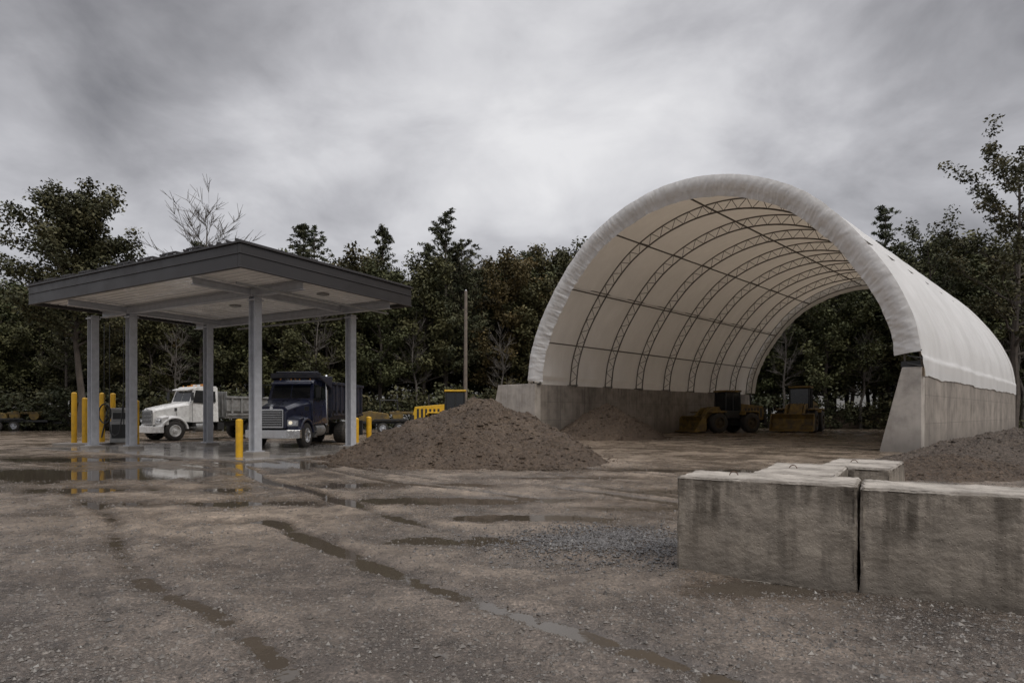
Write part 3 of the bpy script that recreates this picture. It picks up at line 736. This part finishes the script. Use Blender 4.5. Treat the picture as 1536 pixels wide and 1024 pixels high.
dump_truck('dump_truck', (-10.14, 26.15), math.atan2(-.995, -.09), M['blue'], M['bluebed'], 2.85, True, True, False, M['chrome'])
dump_truck('dump_truck', (-19.9, 33.8), math.radians(-125), M['white'], M['alu'], 2.35, False, False, True, M['white'])

# ------------------------------------------------------------------ wheel loaders
def loader(loc, rz, s_=1.0, paint='cat'):
    T = empty('wheel_loader', (*loc, .02), rz, s_)
    P = M[paint]
    wm = MB()
    for x in (-1.55, 1.55):
        for sd in (-1, 1): wheel(wm, x, sd * 1.05, .78, .6, sd)
    wm.obj('wheels', [M['rubber'], M['catwheel']], T)
    mb = MB()
    mb.prism([(-3.2, 1.0), (-3.3, 1.5), (-3.15, 2.1), (-1.0, 2.3), (-1.0, 1.0)], -.72, .72)
    mb.prism([(-2.35, 1.5), (-2.2, 1.72), (-.9, 1.72), (-.75, 1.4), (-.9, 1.4), (-1.0, 1.62), (-2.1, 1.62), (-2.25, 1.5)], -1.3, 1.3)
    mb.prism([(.5, .8), (.5, 1.5), (1.0, 2.05), (1.5, 2.05), (2.1, 1.3), (2.1, .7)], -.45, .45)
    for sd in (-1, 1):
        mb.prism([(1.1, 1.75), (1.1, 2.05), (1.9, 1.95), (2.9, .95), (3.1, .5), (2.85, .45), (2.55, .85), (1.75, 1.6)], sd * .62 - .07, sd * .62 + .07)
        mb.prism([(.9, 1.6), (2.35, 1.55), (2.4, 1.66), (.9, 1.72)], sd * 1.1 - .25, sd * 1.1 + .25)
    mb.box(-1.0, .6, -.75, .75, 3.22, 3.36)
    mb.obj('body_and_arms', [P], T, bevel=.03)
    mb = MB()
    bp_ = [(2.95, .12), (4.05, .08), (4.05, .13), (3.15, .22), (2.98, .5), (2.98, .95), (3.2, 1.3), (3.12, 1.33), (2.86, 1.0), (2.84, .45)]
    mb.prism(bp_, -1.4, 1.4)
    for sd in (-1, 1): mb.prism([(2.95, .13), (4.0, .1), (3.2, 1.3), (2.9, .95)], sd * 1.4 - .03, sd * 1.4 + .03)
    mb.obj('bucket', [P], T, bevel=.01)
    mb = MB()
    mb.box(-3.45, -3.2, -.8, .8, .75, 1.5); mb.box(-3.0, .5, -.4, .4, .6, 1.1); mb.box(-.4, .7, -.25, .25, .6, 1.3)
    mb.box(-.98, .55, -.72, .72, 1.1, 1.75)
    for (x, y) in ((-.95, -.68), (-.95, .68), (.5, -.68), (.5, .68), (-.2, .69), (-.2, -.69)): mb.cyl((x, y, 1.75), (x * .94, y * .96, 3.22), .045, n=8)
    mb.cyl((-2.2, .35, 2.2), (-2.2, .35, 3.0), .06, n=10)
    for sd in (-1, 1):
        for z_ in (.6, .9, 1.2): mb.box(-.5, .2, sd * .95 - .15, sd * .95 + .15, z_, z_ + .03)
    for i in range(6): mb.box(-3.0 + i * .3, -2.85 + i * .3, -.735, .735, 1.25, 1.95)
    mb.obj('frame', [M['black']], T)
    mb = MB(); mb.box(-.9, .46, -.66, .66, 1.76, 3.2); mb.obj('cab_glass', [M['glass']], T, bevel=.05)
loader((16.8, 49.3), math.radians(200), .98)
loader((24.2, 52.5), math.radians(236), 1.12)
loader((-3.7, 43), math.radians(4), .92, 'catclean')

# ------------------------------------------------------------------ other yard things
UP = empty('utility_pole', (-3.55, 47.5, 0)); mb = MB(); mb.cyl((0, 0, -.2), (.05, 0, 10.8), .16, .11, 14); mb.obj('pole', [M['wood']], UP)
mb = MB(); mb.cyl((.05, 0, 10.8), (.05, 0, 10.9), .09, .02, 10); mb.obj('cap', [M['steel']], UP)
def trailer(loc, rz):
    T = empty('equipment_trailer', (*loc, 0), rz); mb = MB()
    mb.box(-3, 3, -1.1, 1.1, .75, .92); mb.box(3.0, 4.6, -.08, .08, .6, .75); mb.box(-3, -2.9, -1.1, 1.1, .93, 1.5)
    for sd in (-1, 1):
        mb.prism([(-1.4, .95), (-1.2, 1.1), (1.2, 1.1), (1.4, .95)], sd * 1.25 - .14, sd * 1.25 + .14)
    mb.obj('deck', [M['black']], T, bevel=.01)
    mb = MB()
    for x in (-.6, .6):
        for sd in (-1, 1): wheel(mb, x, sd * 1.25, .4, .25, sd)
    mb.obj('wheels', [M['rubber'], M['steel']], T)
    mb = MB(); mb.prism([(-2.4, .925), (-2.4, 1.5), (-1.6, 1.7), (-.2, 1.5), (0, .925)], -.7, .7); mb.cyl((.5, -.8, 1.32), (.5, .8, 1.32), .4, n=20); mb.cyl((1.9, -.8, 1.3), (1.9, .8, 1.3), .36, n=20); mb.box(-.1, 2.2, -.6, .6, 1.45, 1.65)
    mb.obj('roller_machine', [M['cat']], T, bevel=.03)
    mb = MB(); mb.tube([(-.8, -.6, 1.5), (-.8, -.6, 2.5), (.5, -.6, 2.5), (.5, -.6, 1.7)], .04); mb.tube([(-.8, .6, 1.5), (-.8, .6, 2.5), (.5, .6, 2.5), (.5, .6, 1.7)], .04); mb.obj('roll_bar', [M['black']], T)
trailer((-9.2, 47.5), math.radians(12))
trailer((-44, 55), math.radians(20))

# ------------------------------------------------------------------ trees
def leafcloud(C, rad, nper, size, shade, flat=.7, needle=False):
    n = len(C) * nper
    c = np.repeat(C, nper, 0); r = np.repeat(rad, nper)
    o = rng.normal(0, 1, (n, 3)); o /= np.linalg.norm(o, axis=1, keepdims=True)
    o *= (rng.random(n) ** .45)[:, None]; o[:, 2] *= flat
    p = c + o * r[:, None]
    nn = rng.normal(0, 1, (n, 3)); nn[:, 2] = np.abs(nn[:, 2]) * 1.0 + .25; nn += o * .7; nn /= np.linalg.norm(nn, axis=1, keepdims=True)
    t = np.cross(nn, rng.normal(0, 1, (n, 3))); t /= np.linalg.norm(t, axis=1, keepdims=True); b = np.cross(nn, t)
    sz = size * rng.uniform(.55, 1.3, n)[:, None]
    asp = .28 if needle else .62
    q = np.stack([p - t * sz, p - b * sz * asp, p + t * sz, p + b * sz * asp], 1).reshape(-1, 3)
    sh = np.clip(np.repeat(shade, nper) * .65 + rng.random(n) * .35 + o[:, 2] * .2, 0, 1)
    return q, np.repeat(sh, 4)

def finish_tree(name, wood, Q, SH_, leafm, bark=None):
    wv = np.array(wood.v); wf = wood.f
    nv = len(wv)
    if Q is not None:
        V = np.vstack([wv, Q]); LF = (np.arange(len(Q)).reshape(-1, 4) + nv)
    else: V = wv; LF = np.zeros((0, 4), int)
    F = np.vstack([np.array(wf), LF])
    mi = np.r_[np.zeros(len(wf)), np.ones(len(LF))]
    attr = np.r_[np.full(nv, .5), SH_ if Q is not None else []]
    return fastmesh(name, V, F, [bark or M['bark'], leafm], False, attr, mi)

def deciduous(name, H, R, cb, nbr=24, nper=60, size=.2, seed=1, clr=(.6, 1.15), bare=False, sub=4, skew=(0, 0), mat='leaf', low=.22):
    rd = random.Random(seed); w = MB(); C = []
    top = Vector((rd.uniform(-.6, .6) + skew[0], rd.uniform(-.6, .6) + skew[1], H * .9)); r0 = H * .016
    tp = [Vector((0, 0, -.3))]
    for i in range(1, 8):
        t = i / 7; tp.append(Vector((top.x * t + rd.uniform(-.2, .2), top.y * t + rd.uniform(-.2, .2), top.z * t)))
    for i in range(7): w.cyl(tp[i], tp[i + 1], r0 * (1 - i / 7.6), r0 * (1 - (i + 1) / 7.6), 7, cap=False)
    def trunk(z):
        t = max(0, min(.999, z / top.z)) * 7; i = int(t); return tp[i].lerp(tp[i + 1], t - i), r0 * (1 - t / 7.6)
    for k in range(nbr):
        f = (k + rd.random()) / nbr; z0 = cb * .75 + (H * .86 - cb * .75) * f
        p, rr = trunk(z0); az = k * 2.4 + rd.uniform(-.4, .4)
        fz = (z0 - cb * .75) / (H - cb * .75)
        prof_ = math.sin(math.pi * min(1, low + (.97 - low) * fz)) ** .7
        L = R * prof_ * rd.uniform(.65, 1.12); el = math.radians(15 + 50 * fz + rd.uniform(-12, 12))
        d = Vector((math.cos(az) * math.cos(el), math.sin(az) * math.cos(el), math.sin(el)))
        pts_ = [p]
        for j in range(1, 5):
            q = p + d * L * j / 4 + Vector((rd.uniform(-.2, .2), rd.uniform(-.2, .2), .15 * j * L / 8 + rd.uniform(-.15, .15))); pts_.append(q)
        br = rr * .5
        for j in range(4): w.cyl(pts_[j], pts_[j + 1], br * (1 - j / 4.4), br * (1 - (j + 1) / 4.4), 5, cap=False)
        C.append(pts_[-1])
        for j in range(sub):
            b0 = pts_[1 + j % 4]
            dd = (d + Vector((rd.uniform(-1, 1), rd.uniform(-1, 1), rd.uniform(-.3, .8)))).normalized(); Ls = L * rd.uniform(.2, .5)
            m1 = b0 + dd * Ls * .5 + Vector((0, 0, rd.uniform(0, .2))); e1 = b0 + dd * Ls
            w.cyl(b0, m1, br * .35, br * .22, 4, cap=False); w.cyl(m1, e1, br * .22, br * .08, 4, cap=False); C.append(e1); C.append(m1)
            if bare:
                for q_ in range(5):
                    ddd = (dd + Vector((rd.uniform(-1, 1), rd.uniform(-1, 1), rd.uniform(-.2, 1)))).normalized()
                    s0 = b0.lerp(e1, rd.uniform(.3, 1)); w.cyl(s0, s0 + ddd * rd.uniform(.6, 1.7), .028, .014, 3, cap=False)
    if bare: return finish_tree(name, w, None, None, M['leaf'], M['greybark'])
    C = np.array([tuple(c) for c in C]); n = len(C)
    rad = rng.uniform(clr[0], clr[1], n); shade = rng.random(n)
    Q, S = leafcloud(C, rad, nper, size, shade)
    return finish_tree(name, w, Q, S, M[mat])

def conifer(name, H, R, cb, seed=1, nper=26, size=.26):
    rd = random.Random(seed); w = MB(); C = []; rads = []
    w.cyl((0, 0, -.3), (0, 0, H * .5), H * .013, H * .008, 7, cap=False); w.cyl((0, 0, H * .5), (0, 0, H), H * .008, .02, 6, cap=False)
    z = cb
    while z < H - .4:
        f = (z - cb) / (H - cb)
        for k in range(rd.randint(4, 6)):
            az = rd.uniform(0, 6.28); L = R * (1 - f) ** .7 * rd.uniform(.45, 1.2) + .35
            if f < .15: L *= .75
            el = math.radians(5 + 35 * f)
            d = Vector((math.cos(az) * math.cos(el), math.sin(az) * math.cos(el), math.sin(el)))
            p = Vector((0, 0, z + rd.uniform(-.2, .2))); e = p + d * L + Vector((0, 0, .12 * L))
            w.cyl(p, e, .05 * (1 - f * .6), .015, 4, cap=False)
            m_ = max(2, int(L / .55))
            for j in range(m_):
                t = (j + 1) / m_
                if t < .25: continue
                C.append(tuple(p.lerp(e, t) + Vector((rd.uniform(-.15, .15), rd.uniform(-.15, .15), .05)))); rads.append(.3 + .32 * (1 - f))
        z += rd.uniform(.55, .95)
    C.append((0, 0, H - .2)); rads.append(.2); C.append((0, 0, H - .6)); rads.append(.3)
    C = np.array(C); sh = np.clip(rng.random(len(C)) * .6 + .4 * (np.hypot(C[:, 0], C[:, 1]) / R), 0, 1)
    Q, S = leafcloud(C, np.array(rads), nper, size, sh, flat=.45, needle=True)
    return finish_tree(name, w, Q, S, M['needle'])

dm = [deciduous('deciduous_%d' % i, 16, rd_, cb_, 28, 66, .155, 10 + i, clr=(.7, 1.25), low=.28) for i, (rd_, cb_) in enumerate(((4.4, 4), (3.8, 5), (5.0, 3.5), (3.6, 6), (4.2, 2.5)))]
cm = [conifer('conifer_%d' % i, 19, r1, c1, 30 + i, size=.2, nper=26) for i, (r1, c1) in enumerate(((3.6, 4), (3.0, 3), (4.0, 6)))]
bt = [deciduous('slender_%d' % i, 13, 1.8, 6, 12, seed=205 + i, bare=True, sub=3) for i in range(2)]
bm_ = []
for i in range(3):
    n = 34; C = np.stack([rng.normal(0, 1.5, n), rng.normal(0, 1.2, n), rng.uniform(.2, 2.8, n)], -1)
    w = MB()
    for k in range(10): w.cyl((0, 0, -.1), tuple(C[k]), .04, .01, 4, cap=False)
    Q, S = leafcloud(C, rng.uniform(.5, .9, n), 45, .14, rng.random(n)); bm_.append(finish_tree('bush_%d' % i, w, Q, S, M['leafdark']))

FO = empty('forest')
def inst(me, x, y, sc_, nm, parent=FO, sz=None):
    o = bpy.data.objects.new(nm, me); link(o, parent)
    o.location = (x, y, float(gh(x, y)) - .05); o.rotation_euler = (random.uniform(-.03, .03), random.uniform(-.03, .03), random.uniform(0, 6.28))
    o.scale = (sc_ * random.uniform(.9, 1.15), sc_ * random.uniform(.9, 1.15), sz or sc_ * random.uniform(.93, 1.08)); return o
def front(x):
    return 64 + 4 * math.sin(x * .07 + 1) + (3 if x > 15 else 0) + max(0, -x - 40) * -.15
for row in range(4):
    x = -92 + row * 1.3
    while x < 100:
        yb = front(x) + row * 4.8 + random.uniform(-1.8, 1.8)
        hgt = (.92 + .08 * row) * random.uniform(.84, 1.08)
        if x < -30: hgt *= .88
        elif x < 12: hgt *= 1.08
        if x > 30: hgt *= 1.12
        if random.random() < .2: inst(random.choice(cm), x, yb, hgt * .94, 'conifer')
        else: inst(random.choice(dm), x, yb, hgt, 'deciduous')
        x += random.uniform(3.4, 5.0)
x = -90
while x < 98:
    inst(random.choice(bm_), x, front(x) - 2.5 + random.uniform(-1.2, 1.2), random.uniform(.8, 1.5), 'undergrowth'); x += random.uniform(2.0, 3.0)
for x in (-31, -19, -9.5, -1, 28, 35, 49):
    inst(random.choice(bt), x, front(x) - 3.0, random.uniform(.7, 1.05), 'slender_trunk')
def tree(me, name, x, y, s_=1.0, rz=0.0):
    o = bpy.data.objects.new(name, me); link(o); o.location = (x, y, 0); o.rotation_euler = (0, 0, rz); o.scale = (s_,) * 3; return o
tree(deciduous('maple_tree', 19.0, 4.7, 9.0, 48, 76, .14, 101, (.6, 1.15), sub=5, mat='leafdark', low=.3), 'maple_tree', -34.6, 50)
tree(deciduous('bare_tree', 22.6, 4.6, 9, 34, seed=105, bare=True, sub=6), 'bare_tree', -30.5, 62)
tree(deciduous('oak_tree', 24.5, 6.3, 8, 28, 56, .145, 111, (.5, 1.0), sub=4, mat='leafdark'), 'oak_tree', 43.2, 54)
tree(deciduous('oak_tree2', 19, 4.5, 8, 20, 36, .14, 113, (.4, .9), sub=4, mat='leafdark'), 'oak_tree', 39.5, 58)
tree(conifer('pine_tree', 23.5, 3.6, 8, 50, 24, .22), 'pine_tree', 40.0, 67)
tree(conifer('pine_tree2', 22.8, 5.0, 6, 51, 24, .22), 'pine_tree', -7.0, 66)
tree(conifer('pine_tree3', 21.0, 4.2, 6, 52, 24, .22), 'pine_tree', -22.0, 66)

# ------------------------------------------------------------------ world
wd = bpy.data.worlds.new('World'); sc.world = wd; wd.use_nodes = True; nt = wd.node_tree
bg = nt.nodes['Background']
sky = nd(nt, 'ShaderNodeTexSky'); sky.sky_type = 'NISHITA'; sky.sun_disc = False
sdir = Vector((.42, -.5, .76)).normalized()
sky.sun_elevation = math.asin(sdir.z); sky.sun_rotation = math.atan2(sdir.x, sdir.y)
tc = nd(nt, 'ShaderNodeTexCoord'); sep = nd(nt, 'ShaderNodeSeparateXYZ'); nt.links.new(tc.outputs['Generated'], sep.inputs[0])
zz = math_(nt, 'ADD', math_(nt, 'MAXIMUM', sep.outputs[2], 0.0), 0.6)
cmb = nd(nt, 'ShaderNodeCombineXYZ')
nt.links.new(math_(nt, 'DIVIDE', sep.outputs[0], zz), cmb.inputs[0]); nt.links.new(math_(nt, 'DIVIDE', sep.outputs[1], zz), cmb.inputs[1])
nt.links.new(math_(nt, 'MULTIPLY', sep.outputs[2], 1.2), cmb.inputs[2])
na = noise(nt, cmb.outputs[0], 1.5, 3, 0.5); nb = noise(nt, cmb.outputs[0], 4.6, 6, 0.55); na.inputs['Distortion'].default_value = .4; nb.inputs['Distortion'].default_value = .25
f = math_(nt, 'ADD', math_(nt, 'MULTIPLY', na.outputs[0], .55), math_(nt, 'MULTIPLY', nb.outputs[0], .45))
def lobe(v, amp, k):
    dp = nd(nt, 'ShaderNodeVectorMath', operation='DOT_PRODUCT'); nt.links.new(tc.outputs['Generated'], dp.inputs[0]); dp.inputs[1].default_value = Vector(v).normalized()
    return math_(nt, 'MULTIPLY', math_(nt, 'POWER', math_(nt, 'MAXIMUM', dp.outputs['Value'], 0.0), k), amp)
f = math_(nt, 'ADD', f, lobe((.12, 1, .62), .055, 14)); f = math_(nt, 'ADD', f, lobe((-.3, 1, .35), .04, 25)); f = math_(nt, 'ADD', f, lobe((-.75, 1, .3), .05, 25))
f = math_(nt, 'SUBTRACT', f, lobe((-.8, 1, .72), .13, 24)); f = math_(nt, 'SUBTRACT', f, lobe((.9, 1, .66), .08, 24))
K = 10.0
cl = ramp(nt, f, [(0.34, (.19, .188, .2)), (0.45, (.31, .307, .323)), (0.53, (.42, .417, .437)), (0.62, (.56, .557, .575)), (0.74, (.7, .695, .705))]).outputs[0]
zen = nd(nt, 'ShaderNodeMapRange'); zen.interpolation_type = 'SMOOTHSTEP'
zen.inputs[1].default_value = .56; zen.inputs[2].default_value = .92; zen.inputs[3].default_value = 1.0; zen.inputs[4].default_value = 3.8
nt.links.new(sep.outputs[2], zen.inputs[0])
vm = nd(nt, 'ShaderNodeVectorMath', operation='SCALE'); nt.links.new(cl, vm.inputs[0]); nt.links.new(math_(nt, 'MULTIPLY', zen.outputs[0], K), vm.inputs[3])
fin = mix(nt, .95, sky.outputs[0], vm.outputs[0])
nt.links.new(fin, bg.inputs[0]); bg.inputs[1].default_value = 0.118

sl_ = bpy.data.lights.new('sun', 'SUN'); sl_.energy = 1.5; sl_.angle = math.radians(25); sl_.color = (1, .96, .9)
so = bpy.data.objects.new('sun', sl_); link(so); so.rotation_euler = (-sdir).to_track_quat('-Z', 'Y').to_euler()

cam = bpy.data.cameras.new('camera'); cam.lens = 22; cam.sensor_width = 36; cam.shift_y = 108 / 1536; cam.clip_end = 3000
co_ = bpy.data.objects.new('camera', cam); link(co_); co_.location = (0, 0, 1.5); co_.rotation_euler = (math.pi / 2, 0, 0)
sc.camera = co_
sc.view_settings.view_transform = 'Standard'; sc.view_settings.look = 'None'; sc.view_settings.exposure = 0
